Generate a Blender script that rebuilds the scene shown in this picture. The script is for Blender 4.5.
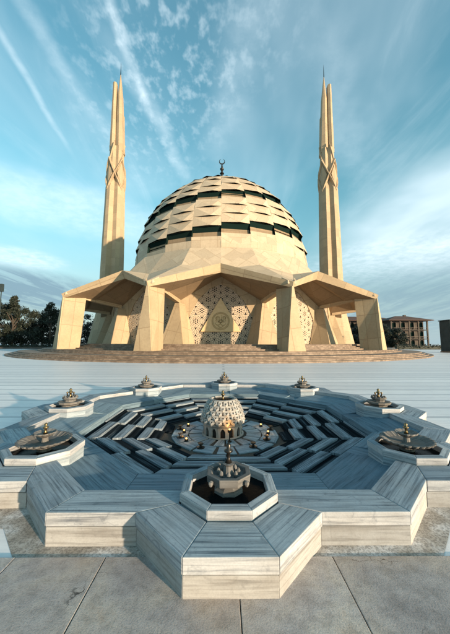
import bpy, bmesh, math, random
from math import sin, cos, tan, radians, pi, hypot, atan2, sqrt
from mathutils import Vector, Matrix
random.seed(7)
S = bpy.context.scene
for o in list(bpy.data.objects): bpy.data.objects.remove(o)

# ------------------------------------------------------------------ camera
F_PX, PITCH, ROLL, YAW, CAMX = 273.79, .0945, .0025, .0085, -.0719
cam = bpy.data.cameras.new('camera'); camo = bpy.data.objects.new('camera', cam)
S.collection.objects.link(camo)
cam.sensor_fit = 'VERTICAL'; cam.sensor_height = 36; cam.lens = 36*F_PX/634
cam.clip_start = .05; cam.clip_end = 20000
M = Matrix.Rotation(-YAW, 4, 'Z') @ Matrix.Rotation(PITCH, 4, 'X') @ Matrix.Rotation(pi/2, 4, 'X') @ Matrix.Rotation(ROLL, 4, 'Z')
camo.matrix_world = Matrix.Translation((CAMX, 0, 2)) @ M
S.camera = camo
S.render.resolution_x, S.render.resolution_y = 727, 1024

# ------------------------------------------------------------------ light
SUN_EL, SUN_AZ = radians(7.5), radians(131)      # azimuth clockwise from +Y (north); the sun is behind the camera to the right
sun = bpy.data.lights.new('sun', 'SUN'); so = bpy.data.objects.new('sun', sun); S.collection.objects.link(so)
sun.energy = 4.3; sun.angle = radians(1.0); sun.color = (1, .78, .54)
sd = Vector((sin(SUN_AZ)*cos(SUN_EL), cos(SUN_AZ)*cos(SUN_EL), sin(SUN_EL)))
so.rotation_euler = sd.to_track_quat('Z', 'Y').to_euler()

W = bpy.data.worlds.new('World'); S.world = W; W.use_nodes = True
def build_world():
    nt = W.node_tree; N = nt.nodes; L = nt.links; N.clear()
    def n(t, **k):
        x = N.new(t)
        for a, b in k.items(): setattr(x, a, b)
        return x
    def math_(op, a, b=None, c=None, clamp=False):
        x = n('ShaderNodeMath', operation=op, use_clamp=clamp)
        for i, v in enumerate((a, b, c)):
            if v is None: continue
            if isinstance(v, (int, float)): x.inputs[i].default_value = v
            else: L.new(v, x.inputs[i])
        return x.outputs[0]
    def mrange(v, a, b, c=0, d=1, smooth=True):
        x = n('ShaderNodeMapRange'); x.interpolation_type = 'SMOOTHSTEP' if smooth else 'LINEAR'
        L.new(v, x.inputs[0])
        for i, q in enumerate((a, b, c, d)): x.inputs[i+1].default_value = q
        return x.outputs[0]
    def mix(f, a, b):
        x = n('ShaderNodeMix', data_type='RGBA')
        for i, v in ((0, f), (6, a), (7, b)):
            if isinstance(v, (int, float)): x.inputs[i].default_value = v
            elif isinstance(v, tuple): x.inputs[i].default_value = v
            else: L.new(v, x.inputs[i])
        return x.outputs[2]
    tc = n('ShaderNodeTexCoord'); sep = n('ShaderNodeSeparateXYZ'); L.new(tc.outputs['Generated'], sep.inputs[0])
    dx, dy, dz = sep.outputs
    sky = n('ShaderNodeTexSky', sky_type='NISHITA', sun_disc=False)
    sky.sun_elevation = SUN_EL; sky.sun_rotation = SUN_AZ
    sky.air_density = 1.3; sky.dust_density = 1.2; sky.ozone_density = 2.0
    # graded towards the teal of the photograph
    hs = n('ShaderNodeMix', data_type='RGBA', blend_type='MULTIPLY'); hs.inputs[0].default_value = 1
    L.new(sky.outputs[0], hs.inputs[6]); L.new(mix(mrange(dz, .05, .55), (.86, .97, 1.0, 1), SKY_TINT), hs.inputs[7])
    base = hs.outputs[2]
    # cloud sheet: direction projected on a level plane above
    zz = math_('MAXIMUM', dz, .02)
    zc = math_('ADD', zz, .10)
    px = math_('DIVIDE', dx, zc); py = math_('DIVIDE', dy, zc)
    comb = n('ShaderNodeCombineXYZ'); L.new(px, comb.inputs[0]); L.new(py, comb.inputs[1])
    pq = math_('DIVIDE', dx, zz); pr = math_('DIVIDE', dy, zz)
    def noise(scale, det, rough, sx=1, sy=1, rot=0, dist=0, off=0):
        m = n('ShaderNodeMapping'); L.new(comb.outputs[0], m.inputs[0])
        m.inputs['Scale'].default_value = (sx, sy, 1); m.inputs['Rotation'].default_value = (0, 0, rot)
        m.inputs['Location'].default_value = (off, off*.7, off)
        t = n('ShaderNodeTexNoise'); L.new(m.outputs[0], t.inputs[0])
        t.inputs['Scale'].default_value = scale; t.inputs['Detail'].default_value = det
        t.inputs['Roughness'].default_value = rough; t.inputs['Distortion'].default_value = dist
        return t.outputs[0]
    wob = noise(3, 5, .6, off=3)
    fine = noise(14, 6, .62, off=9)
    soft = noise(1.1, 4, .55, 1.0, .55, .5, .6, off=5)
    wisps = noise(1.6, 8, .62, 2.6, .6, radians(-25), .8, off=1)
    cumul = noise(26, 3, .55, 1, .7, off=2)
    # directions of pixels of the photograph, used to lay the streaks on the cloud sheet
    def line(u0, v0, u1, v1, width, end_soft, strength, rough=.5):
        def pt(u, v):
            d = M.to_3x3() @ Vector(((u-225)/F_PX, -(v-317)/F_PX, -1)); d.normalize()
            z = max(d.z, .02); return d.x/z, d.y/z
        ax, ay = pt(u0, v0); bx, by = pt(u1, v1); l = hypot(bx-ax, by-ay); ex, ey = (bx-ax)/l, (by-ay)/l
        rx = math_('SUBTRACT', pq, ax); ry = math_('SUBTRACT', pr, ay)
        al = math_('ADD', math_('MULTIPLY', rx, ex), math_('MULTIPLY', ry, ey))
        ac = math_('ADD', math_('MULTIPLY', rx, -ey), math_('MULTIPLY', ry, ex))
        ac = math_('ADD', ac, math_('MULTIPLY', math_('SUBTRACT', wob, .5), width*2.2))
        core = mrange(math_('ABSOLUTE', ac), 0, width, 1, 0)
        e = math_('MULTIPLY', mrange(al, -end_soft, end_soft*.2, 0, 1), mrange(al, l-end_soft, l+end_soft, 1, 0))
        tex = mrange(fine, .3, .62, rough, 1)
        return math_('MULTIPLY', math_('MULTIPLY', math_('MULTIPLY', core, e), tex), strength)
    def blob(u, v, ru, rv, strength):
        # soft cap round a direction of the sky, stretched sideways
        d = (M.to_3x3() @ Vector(((u-225)/F_PX, -(v-317)/F_PX, -1))).normalized()
        h = Vector((d.x, d.y, 0)).normalized(); side = Vector((h.y, -h.x, 0)); up = side.cross(h) if side.cross(h).z > 0 else -side.cross(h)
        vv = []
        for ax_, rr in ((side, ru), (Vector((-d.z*h.x, -d.z*h.y, hypot(d.x, d.y))), rv)):
            q = math_('ADD', math_('ADD', math_('MULTIPLY', math_('SUBTRACT', dx, d.x), ax_.x), math_('MULTIPLY', math_('SUBTRACT', dy, d.y), ax_.y)), math_('MULTIPLY', math_('SUBTRACT', dz, d.z), ax_.z))
            q = math_('DIVIDE', q, rr/F_PX); vv.append(math_('MULTIPLY', q, q))
        r2 = math_('ADD', vv[0], vv[1])
        front = mrange(math_('ADD', math_('MULTIPLY', dx, d.x), math_('MULTIPLY', dy, d.y)), 0, .1)
        return math_('MULTIPLY', math_('MULTIPLY', mrange(r2, 0, 1.0, 1, 0), front), strength)
    c = math_('MULTIPLY', mrange(wisps, .50, .9), .20)
    c = math_('ADD', c, math_('MULTIPLY', mrange(soft, .45, .8), .22))
    for a in ((102, -20, 148, 110, .026, .15, .30), (140, 90, 186, 176, .06, .35, .27), (-20, 0, 64, 142, .022, .2, .24),
              (20, 0, 90, 110, .05, .3, .2), (330, 60, 360, 190, .14, .4, .10), (255, 20, 215, 150, .12, .4, .14)):
        c = math_('ADD', c, line(*a))
    puffs = math_('MULTIPLY', mrange(cumul, .46, .70), math_('MULTIPLY', math_('ADD', blob(150, 85, 75, 80, .9), blob(200, 20, 90, 60, .6)), .20))
    c = math_('ADD', c, puffs)
    c = math_('ADD', c, math_('MULTIPLY', blob(60, 206, 110, 26, .38), mrange(fine, .3, .7, .55, .9)))
    c = math_('ADD', c, math_('MULTIPLY', blob(450, 215, 110, 50, .55), mrange(soft, .25, .6, .35, 1.0)))
    c = math_('ADD', c, math_('MULTIPLY', blob(395, 262, 110, 26, .4), mrange(fine, .3, .7, .3, .9)))
    c = math_('ADD', c, math_('MULTIPLY', blob(20, 258, 40, 10, .7), mrange(fine, .3, .7, .3, 1)))
    c = math_('MINIMUM', c, .92)
    cl = mix(c, base, CLOUD_COL)
    # veil near the horizon and the grey-violet bank low on the left
    veil = mrange(dz, .02, .42, .80, 0)
    cl = mix(veil, cl, VEIL_COL)
    bank = math_('MULTIPLY', math_('ADD', blob(0, 288, 120, 22, 1.1), blob(430, 300, 140, 34, .55)), mrange(wisps, .35, .6, .45, 1))
    cl = mix(math_('MINIMUM', bank, .8), cl, BANK_COL)
    bg = n('ShaderNodeBackground'); L.new(cl, bg.inputs[0]); bg.inputs[1].default_value = .15
    out = n('ShaderNodeOutputWorld'); L.new(bg.outputs[0], out.inputs[0])
SKY_TINT = (.80, 1.29, 1.19, 1)
CLOUD_COL = (3.9, 4.5, 4.8, 1)
VEIL_COL = (1.6, 2.25, 2.55, 1)
BANK_COL = (.72, 1.2, 1.6, 1)
build_world()
S.view_settings.view_transform = 'Standard'; S.view_settings.look = 'None'
S.view_settings.exposure = 1.0; S.view_settings.gamma = 1; S.view_settings.use_curve_mapping = False
S.render.engine = 'CYCLES'

# ------------------------------------------------------------------ materials
def mat(name, build):
    m = bpy.data.materials.new(name); m.use_nodes = True; nt = m.node_tree; N = nt.nodes; L = nt.links
    b = N['Principled BSDF']
    class K: pass
    k = K(); k.N, k.L, k.b = N, L, b
    def node(t, **kw):
        x = N.new(t)
        for a, v in kw.items(): setattr(x, a, v)
        return x
    def coords(kind='Object', scale=(1,1,1), rot=(0,0,0)):
        tc = node('ShaderNodeTexCoord'); mp = node('ShaderNodeMapping'); 
        if kind == 'World':
            g = node('ShaderNodeNewGeometry'); L.new(g.outputs['Position'], mp.inputs[0])
        else: L.new(tc.outputs[kind], mp.inputs[0])
        mp.inputs['Scale'].default_value = scale; mp.inputs['Rotation'].default_value = rot
        return mp.outputs[0]
    def noise(vec, scale=5, det=5, rough=.55, dist=0):
        t = node('ShaderNodeTexNoise'); L.new(vec, t.inputs[0]); t.inputs['Scale'].default_value = scale
        t.inputs['Detail'].default_value = det; t.inputs['Roughness'].default_value = rough; t.inputs['Distortion'].default_value = dist
        return t.outputs[0]
    def ramp(fac, stops):
        r = node('ShaderNodeValToRGB'); L.new(fac, r.inputs[0]); e = r.color_ramp.elements
        while len(e) < len(stops): e.new(.5)
        for i, (p, c) in enumerate(stops):
            e[i].position = p; e[i].color = (c[0], c[1], c[2], 1) if not isinstance(c, (int, float)) else (c, c, c, 1)
        return r.outputs[0]
    def mix(f, a, b_, blend='MIX'):
        x = node('ShaderNodeMix', data_type='RGBA', blend_type=blend)
        for i, v in ((0, f), (6, a), (7, b_)):
            if isinstance(v, (int, float)): x.inputs[i].default_value = v
            elif isinstance(v, tuple): x.inputs[i].default_value = (*v[:3], 1)
            else: L.new(v, x.inputs[i])
        return x.outputs[2]
    def bump(h, strength=.3, dist=.01):
        x = node('ShaderNodeBump'); L.new(h, x.inputs['Height']); x.inputs['Strength'].default_value = strength; x.inputs['Distance'].default_value = dist
        L.new(x.outputs[0], b.inputs['Normal'])
    def col(v):
        if isinstance(v, tuple): b.inputs['Base Color'].default_value = (*v[:3], 1)
        else: L.new(v, b.inputs['Base Color'])
    def rough(v):
        if isinstance(v, (int, float)): b.inputs['Roughness'].default_value = v
        else: L.new(v, b.inputs['Roughness'])
    k.node, k.coords, k.noise, k.ramp, k.mix, k.bump, k.col, k.rough = node, coords, noise, ramp, mix, bump, col, rough
    build(k); return m

def marble(light, mid, dark, streak=11.0, ro=.32, stain=0.25):
    def f(k):
        uv = k.coords('UV', (.45, streak, 1)); n1 = k.noise(uv, 1.0, 8, .65, 1.1)
        uv2 = k.coords('UV', (.9, streak*3.2, 1)); n2 = k.noise(uv2, 1.3, 6, .6, .3)
        c = k.ramp(n1, [(.30, dark), (.45, mid), (.56, light), (.72, mid)])
        c = k.mix(.45, c, k.ramp(n2, [(.36, dark), (.50, light), (.7, light)]))
        w = k.coords('World'); n3 = k.noise(w, 2.3, 6, .6)
        c = k.mix(k.ramp(n3, [(.45, 0), (.75, stain)]), c, (.16, .13, .10))
        n4 = k.noise(w, 60, 4, .6)
        c = k.mix(k.ramp(n4, [(.35, .12), (.6, 0)]), c, (.10, .10, .10))
        oi = k.node('ShaderNodeObjectInfo'); c = k.mix(1.0, c, k.ramp(oi.outputs['Random'], [(0, (.74,.76,.78)), (.5, (.95,.95,.95)), (1, (1.08,1.06,1.03))]), 'MULTIPLY')
        n8 = k.noise(w, 7, 8, .7, 1.5); c = k.mix(k.ramp(n8, [(.56, 0), (.72, .5)]), c, dark)
        k.col(c); k.rough(k.ramp(n3, [(.3, ro+.2), (.7, ro+.45)])); k.bump(n4, .18, .003); k.b.inputs['Specular IOR Level'].default_value = .12; k.b.inputs['IOR'].default_value = 1.25
    return f
M_slab = mat('blue_grey_marble', marble((.36,.42,.47), (.165,.215,.26), (.035,.055,.08)))
M_course = mat('cream_marble', marble((.41,.41,.41), (.33,.32,.31), (.16,.155,.15), 7, .5, .4))
M_lit_edge = mat('sunlit_marble_edge', marble((.50,.51,.53), (.36,.375,.40), (.08,.095,.12), 8, .45, .35))  # same slab marble, side faces coloured lighter to stand in for sunlight
M_bowl = mat('weathered_stone_bowl', marble((.22,.215,.21), (.13,.125,.12), (.05,.047,.045), 6, .5, .6))
M_panel = mat('smooth_blue_marble', marble((.20,.28,.34), (.115,.175,.22), (.05,.08,.11), 6, .28, .05))
M_strip = mat('striped_marble', marble((.33,.38,.43), (.055,.075,.095), (.006,.009,.013), 11, .35, .03))
def _dark(k):
    n = k.noise(k.coords('UV', (.5, 14, 1)), 1, 6, .6); k.col(k.ramp(n, [(.40, (.006,.008,.010)), (.56, (.018,.023,.028)), (.66, (.08,.10,.115))])); k.rough(.5); k.b.inputs['Specular IOR Level'].default_value = .0
M_dark = mat('black_granite', _dark)
M_white = mat('white_marble', marble((.50,.48,.45), (.36,.345,.325), (.17,.165,.16), 5, .4, .6))

def _joint(k):
    w = k.coords('World'); k.col(k.ramp(k.noise(w, 30, 4), [(.3, (.02,.018,.015)), (.7, (.06,.05,.04))])); k.rough(.9)
M_joint = mat('dirty_joint', _joint)

def _paving(k):
    w = k.coords('World')
    n1 = k.noise(w, 1.6, 8, .62, .4); n2 = k.noise(w, 9, 9, .68); n3 = k.noise(w, 70, 5, .7)
    c = k.ramp(n1, [(.30, (.34,.315,.32)), (.46, (.48,.445,.44)), (.60, (.60,.54,.49)), (.74, (.53,.41,.32))])
    c = k.mix(k.ramp(n2, [(.34, .45), (.54, 0)]), c, (.20,.17,.15))
    c = k.mix(k.ramp(n2, [(.55, 0), (.72, .6)]), c, (.58,.56,.55))
    c = k.mix(k.ramp(n3, [(.36, .38), (.50, 0)]), c, (.12,.10,.09))
    c = k.mix(k.ramp(n3, [(.58, 0), (.74, .55)]), c, (.52,.50,.48))
    v = k.node('ShaderNodeTexVoronoi', feature='DISTANCE_TO_EDGE'); v.inputs['Scale'].default_value = 1.35
    d = k.node('ShaderNodeVectorMath', operation='ADD'); nn = k.node('ShaderNodeTexNoise'); k.L.new(w, nn.inputs[0]); nn.inputs['Scale'].default_value = 5; nn.inputs['Detail'].default_value = 8
    sc = k.node('ShaderNodeVectorMath', operation='SCALE'); k.L.new(nn.outputs[1], sc.inputs[0]); sc.inputs['Scale'].default_value = .38
    k.L.new(w, d.inputs[0]); k.L.new(sc.outputs[0], d.inputs[1]); k.L.new(d.outputs[0], v.inputs[0])
    gate = k.noise(w, 1.1, 3)
    crack = k.mix(k.ramp(gate, [(.56, 0), (.64, 1)]), 0.0 if False else (0,0,0), k.ramp(v.outputs[0], [(.0, 1), (.003, .8), (.008, 0)]))
    c = k.mix(crack, c, (.03,.025,.02))
    gi = k.node('ShaderNodeNewGeometry'); c = k.mix(1.0, c, k.ramp(gi.outputs['Random Per Island'], [(0, (.74,.71,.70)), (.5, (.84,.80,.77)), (1, (.92,.91,.90))]), 'MULTIPLY')
    n7 = k.noise(w, .8, 4, .5); c = k.mix(k.ramp(n7, [(.5, 0), (.68, .45)]), c, (.42,.29,.20))
    k.col(c); k.rough(k.ramp(n2, [(.3, .62), (.7, .92)])); k.bump(k.mix(.5, n3, n2), .55, .008)
M_paving = mat('weathered_paving', _paving)

def _plaza(k):
    w = k.coords('World')
    br = k.node('ShaderNodeTexBrick'); k.L.new(w, br.inputs[0])
    br.offset = .5; br.inputs['Scale'].default_value = 1; br.inputs['Mortar Size'].default_value = .13; br.inputs['Mortar Smooth'].default_value = .6
    br.inputs['Brick Width'].default_value = 60; br.inputs['Row Height'].default_value = 1.1; br.inputs['Bias'].default_value = -.1
    br.inputs['Color1'].default_value = (.70,.66,.66,1); br.inputs['Color2'].default_value = (.96,.90,.88,1); br.inputs['Mortar'].default_value = (.30,.30,.33,1)
    w2 = k.coords('World', (.012, .8, 1)); n = k.noise(w2, 1.0, 8, .7)
    c = k.mix(.28, br.outputs[0], k.ramp(n, [(.36, (.46,.45,.50)), (.47, (.84,.80,.81)), (.58, (.96,.92,.90))]))
    w3 = k.coords('World', (.9, 9, 1)); n5 = k.noise(w3, 1.0, 8, .7)
    c = k.mix(.22, c, k.ramp(n5, [(.35, (.30,.33,.40)), (.6, (.78,.77,.77))]))
    n2 = k.noise(w, 3.2, 8, .65)
    c = k.mix(k.ramp(n2, [(.5, 0), (.8, .25)]), c, (.35,.32,.30))
    k.col(c); k.rough(.5); k.bump(n2, .1, .01)
M_plaza = mat('banded_marble_plaza', _plaza)

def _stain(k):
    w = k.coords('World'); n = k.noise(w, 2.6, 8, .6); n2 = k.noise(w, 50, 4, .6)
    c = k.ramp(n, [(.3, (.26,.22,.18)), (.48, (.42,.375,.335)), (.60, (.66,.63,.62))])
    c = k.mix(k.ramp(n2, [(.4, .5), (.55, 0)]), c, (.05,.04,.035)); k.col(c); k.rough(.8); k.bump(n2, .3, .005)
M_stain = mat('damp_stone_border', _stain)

def _lime(base, dark, joint=(4.0, 1.6), amt=.5):
    def f(k):
        uv = k.coords('UV'); br = k.node('ShaderNodeTexBrick'); k.L.new(uv, br.inputs[0]); br.offset = 0
        br.inputs['Scale'].default_value = 1; br.inputs['Brick Width'].default_value = joint[0]; br.inputs['Row Height'].default_value = joint[1]
        br.inputs['Mortar Size'].default_value = .05; br.inputs['Mortar Smooth'].default_value = .2
        br.inputs['Color1'].default_value = (*base, 1); br.inputs['Color2'].default_value = (*[x*.80 for x in base], 1); br.inputs['Mortar'].default_value = (*dark, 1)
        w = k.coords('World'); n = k.noise(w, .35, 8, .62); n2 = k.noise(k.coords('World', (1.2, 1.2, .25)), .8, 6, .6)
        c = k.mix(k.ramp(n, [(.42, 0), (.72, amt)]), br.outputs[0], dark)
        c = k.mix(k.ramp(n2, [(.5, 0), (.8, .35)]), c, (.36,.27,.18))
        gi = k.node('ShaderNodeNewGeometry'); c = k.mix(1.0, c, k.ramp(gi.outputs['Random Per Island'], [(0, .88), (1, 1.0)]), 'MULTIPLY')
        n9 = k.noise(w, 3.5, 6, .7); c = k.mix(1.0, c, k.ramp(n9, [(.3, .86), (.6, 1.0)]), 'MULTIPLY')
        k.col(c); k.rough(.75)
    return f
M_lime = mat('honey_limestone', _lime((.51,.385,.24), (.32,.225,.13)))
M_roof = mat('pale_limestone_cladding', _lime((.56,.445,.315), (.40,.30,.20), (3.2, 2.6), .4))
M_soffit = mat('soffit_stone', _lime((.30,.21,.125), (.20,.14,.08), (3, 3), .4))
M_mina = mat('minaret_stone', _lime((.47,.34,.21), (.35,.25,.15), (30, 2.8), .35))
M_lat = mat('pale_lattice_stone', lambda k: (k.col((.62,.50,.37)), k.rough(.6)))
def _glass(k): k.col((.008,.018,.016)); k.rough(.5); k.b.inputs['Specular IOR Level'].default_value = .0; k.b.inputs['IOR'].default_value = 1.1
M_glass = mat('dark_glass', _glass)
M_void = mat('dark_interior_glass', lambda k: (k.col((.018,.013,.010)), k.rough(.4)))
def _gold(k):
    n = k.noise(k.coords('World'), 2.0, 5); k.col(k.ramp(n, [(.3, (.60,.42,.21)), (.7, (.70,.50,.28))])); k.rough(.5)
M_gold = mat('gilded_panel', _gold)
def _brass(k):
    n = k.noise(k.coords('World'), 40, 5); k.col(k.ramp(n, [(.3, (.05,.04,.03)), (.6, (.30,.21,.10))])); k.rough(.38); k.b.inputs['Metallic'].default_value = .9
M_brass = mat('aged_brass', _brass)
M_bronze = mat('dark_bronze', lambda k: (k.col((.05,.045,.04)), k.rough(.35), setattr(k.b.inputs['Metallic'], 'default_value', .8)))
def _step(k):
    g = k.coords('World'); n = k.noise(g, 1.3, 9, .7, .3); n2 = k.noise(k.coords('World', (.5,.5,9)), 1.3, 6, .7)
    c = k.ramp(n, [(.34, (.05,.03,.02)), (.48, (.13,.088,.06)), (.60, (.27,.20,.15)), (.75, (.34,.27,.21))])
    c = k.mix(.35, c, k.ramp(n2, [(.35, (.13,.085,.06)), (.6, (.30,.23,.17))]))
    k.col(c); k.rough(.7)
M_step = mat('brown_step_stone', _step)
def _water(k):
    n = k.noise(k.coords('World'), 26, 4, .5); k.col((.006,.008,.009)); k.rough(.05); k.bump(n, .25, .01); k.b.inputs['IOR'].default_value = 1.08; k.b.inputs['Specular IOR Level'].default_value = .3
M_water = mat('dark_water', _water)
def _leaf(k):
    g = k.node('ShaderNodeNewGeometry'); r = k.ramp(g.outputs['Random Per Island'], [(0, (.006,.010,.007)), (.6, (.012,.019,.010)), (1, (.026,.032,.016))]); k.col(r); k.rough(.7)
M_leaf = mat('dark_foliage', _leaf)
M_bark = mat('bark', lambda k: (k.col(k.ramp(k.noise(k.coords('World',(4,4,1)), 3, 5), [(.3,(.03,.022,.016)),(.7,(.08,.06,.045))])), k.rough(.9)))
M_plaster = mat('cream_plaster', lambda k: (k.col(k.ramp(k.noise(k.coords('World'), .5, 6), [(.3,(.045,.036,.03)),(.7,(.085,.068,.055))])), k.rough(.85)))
def _tile(k):
    n = k.noise(k.coords('World', (1,1,6)), 2, 5); k.col(k.ramp(n, [(.3,(.055,.028,.02)),(.7,(.10,.05,.035))])); k.rough(.8)
M_tile = mat('roof_tiles', _tile)
M_shutter = mat('dark_timber', lambda k: (k.col((.045,.028,.02)), k.rough(.6)))
M_pylon = mat('dark_green_metal', lambda k: (k.col(k.ramp(k.noise(k.coords('World'),1,5), [(.3,(.012,.025,.028)),(.7,(.025,.04,.045))])), k.rough(.85)))
def emis(name, c, s):
    def f(k): k.col(c); k.b.inputs['Emission Color'].default_value = (*c, 1); k.b.inputs['Emission Strength'].default_value = s
    return mat(name, f)
M_lamp = emis('warm_lamp_glass', (1, .45, .12), 2.2)

# ------------------------------------------------------------------ mesh helpers
class MB:
    """collects polygons; every face gets a UV in metres with u along its longest edge"""
    def __init__(s): s.v = []; s.f = []; s.uv = []; s.mi = []
    def face(s, pts, off=None, axis=None):
        pts = [Vector(p) for p in pts]
        i0 = len(s.v); s.v += pts; s.f.append(list(range(i0, i0+len(pts)))); s.mi.append(0)
        nrm = Vector((0,0,0))
        for i in range(len(pts)): nrm += (pts[i]-pts[0]).cross(pts[(i+1) % len(pts)]-pts[0])
        nrm = nrm.normalized() if nrm.length > 1e-9 else Vector((0,0,1))
        if axis is None: axis = max(((pts[(i+1) % len(pts)]-pts[i]) for i in range(len(pts))), key=lambda e: e.length)
        u = axis-nrm*axis.dot(nrm)
        u = u.normalized() if u.length > 1e-6 else Vector((1,0,0)); w = nrm.cross(u)
        if off is None: off = (random.uniform(0, 50), random.uniform(0, 50))
        s.uv.append([((p-pts[0]).dot(u)+off[0], (p-pts[0]).dot(w)+off[1]) for p in pts])
    def prism(s, poly, zb, zt, caps=(False, True), side=0):
        """poly: list of (x,y) or (x,y,ztop)"""
        top = [(p[0], p[1], p[2] if len(p) > 2 else zt) for p in poly]; bot = [(p[0], p[1], zb) for p in poly]
        n = len(poly)
        if caps[1]: s.face(top)
        if caps[0]: s.face(bot[::-1])
        for i in range(n):
            j = (i+1) % n; s.face([bot[i], bot[j], top[j], top[i]]); s.mi[-1] = side
    def box(s, c, d, rz=0, about=None):
        x, y, z = c; a, b, h = d[0]/2, d[1]/2, d[2]/2
        P = [(-a,-b), (a,-b), (a,b), (-a,b)]; P = [(x+p*cos(rz)-q*sin(rz), y+p*sin(rz)+q*cos(rz)) for p, q in P]
        s.prism(P, z-h, z+h, (True, True))
    def hull(s, A, B):
        """two rings of equal count joined, both capped"""
        n = len(A); s.face(A[::-1]); s.face(B)
        for i in range(n): j = (i+1) % n; s.face([A[i], A[j], B[j], B[i]])
    def lathe(s, prof, n=24, c=(0,0), lobes=0, amp=0, ph=0):
        rings = []
        for r, z in prof:
            rr = []
            for i in range(n):
                t = 2*pi*i/n+ph; q = r*(1+amp*abs(cos(lobes*t/2))) if lobes else r
                rr.append((c[0]+q*cos(t), c[1]+q*sin(t), z))
            rings.append(rr)
        for a, b in zip(rings, rings[1:]):
            for i in range(n): j = (i+1) % n; s.face([a[i], a[j], b[j], b[i]])
    def build(s, name, m, parent=None, bevel=0, smooth=False, weld=True, normals=True):
        me = bpy.data.meshes.new(name); me.from_pydata(s.v, [], s.f)
        ul = me.uv_layers.new(name='UVMap'); i = 0
        for q in s.uv:
            for p in q: ul.data[i].uv = p; i += 1
        me.polygons.foreach_set('material_index', s.mi)
        if weld or normals:
            bm = bmesh.new(); bm.from_mesh(me)
            if weld: bmesh.ops.remove_doubles(bm, verts=bm.verts, dist=1e-4)
            if normals: bmesh.ops.recalc_face_normals(bm, faces=bm.faces)
            bm.to_mesh(me); bm.free()
        if smooth: me.polygons.foreach_set('use_smooth', [True]*len(me.polygons))
        for q in (m if isinstance(m, tuple) else (m,)): me.materials.append(q)
        o = bpy.data.objects.new(name, me); S.collection.objects.link(o)
        if parent: o.parent = parent
        if bevel:
            b = o.modifiers.new('bevel', 'BEVEL'); b.width = bevel; b.segments = 2; b.limit_method = 'ANGLE'; b.angle_limit = radians(35)
        return o
def thing(name, label, cat, loc=(0,0,0), rz=0, group=None):
    o = bpy.data.objects.new(name, None); S.collection.objects.link(o); o.location = loc; o.rotation_euler = (0, 0, rz)
    o['label'] = label; o['category'] = cat
    if group: o['group'] = group
    return o
def tag(o, label, cat, group=None):
    o['label'] = label; o['category'] = cat
    if group: o['group'] = group
    return o
def struct(o): o['kind'] = 'structure'; return o
def sub(o, name, src_obj=None): ...
def copy_tree(o, parent=None):
    c = o.copy(); S.collection.objects.link(c); c.parent = parent
    for ch in o.children:
        copy_tree(ch, c)
    return c

T8 = tan(pi/8)
D = 7.337                       # fountain centre
# ------------------------------------------------------------------ ground and plaza
def ground():
    b = MB(); h = [((4.30/cos(pi/8))*cos(pi/8+k*pi/4), D+(4.30/cos(pi/8))*sin(pi/8+k*pi/4)) for k in range(8)]
    Rr = 3000
    for k in range(8):
        a0, a1 = pi/8+k*pi/4, pi/8+(k+1)*pi/4
        o0 = (Rr*cos(a0), D+Rr*sin(a0)); o1 = (Rr*cos(a1), D+Rr*sin(a1)); p0 = h[k]; p1 = h[(k+1) % 8]
        b.face([(*p0, -.016), (*o0, -.016), (*o1, -.016), (*p1, -.016)])
    struct(b.build('plaza', M_plaza, weld=True))
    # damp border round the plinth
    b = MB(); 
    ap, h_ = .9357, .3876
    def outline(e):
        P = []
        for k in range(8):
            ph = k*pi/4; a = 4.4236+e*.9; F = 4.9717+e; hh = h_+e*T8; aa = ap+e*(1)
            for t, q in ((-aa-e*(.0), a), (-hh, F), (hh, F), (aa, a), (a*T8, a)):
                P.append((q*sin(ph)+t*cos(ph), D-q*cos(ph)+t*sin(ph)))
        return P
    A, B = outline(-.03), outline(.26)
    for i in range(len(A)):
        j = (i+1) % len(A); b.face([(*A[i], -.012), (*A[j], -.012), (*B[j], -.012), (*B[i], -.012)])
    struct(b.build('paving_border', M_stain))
    # foreground paving: slabs laid parallel to the view
    b = MB(); b.face([(-9, -3, -.008), (9, -3, -.008), (9, 2.78, -.008), (-9, 2.78, -.008)]); struct(b.build('paving_bed', M_joint))
    b = MB(); g = .007
    g = .004; xs = [-9, -6.7, -5.6, -4.5, -3.2, -2.0, -1.16, .07, .97, 2.25, 3.4, 4.5, 5.6, 6.7, 9]; ys = [-3, -1.5, 0, 1.3, 2.78]
    for i in range(len(xs)-1):
        for j in range(len(ys)-1):
            x0, x1, y0, y1 = xs[i]+g, xs[i+1]-g, ys[j]+g, ys[j+1]-g
            # the plinth's front octagon stands over the middle slabs
            b.prism([(x0, y0), (x1, y0), (x1, y1), (x0, y1)], -.012, -.001+random.uniform(0, .002))
    struct(b.build('paving', M_paving, bevel=.004))
ground()

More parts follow.
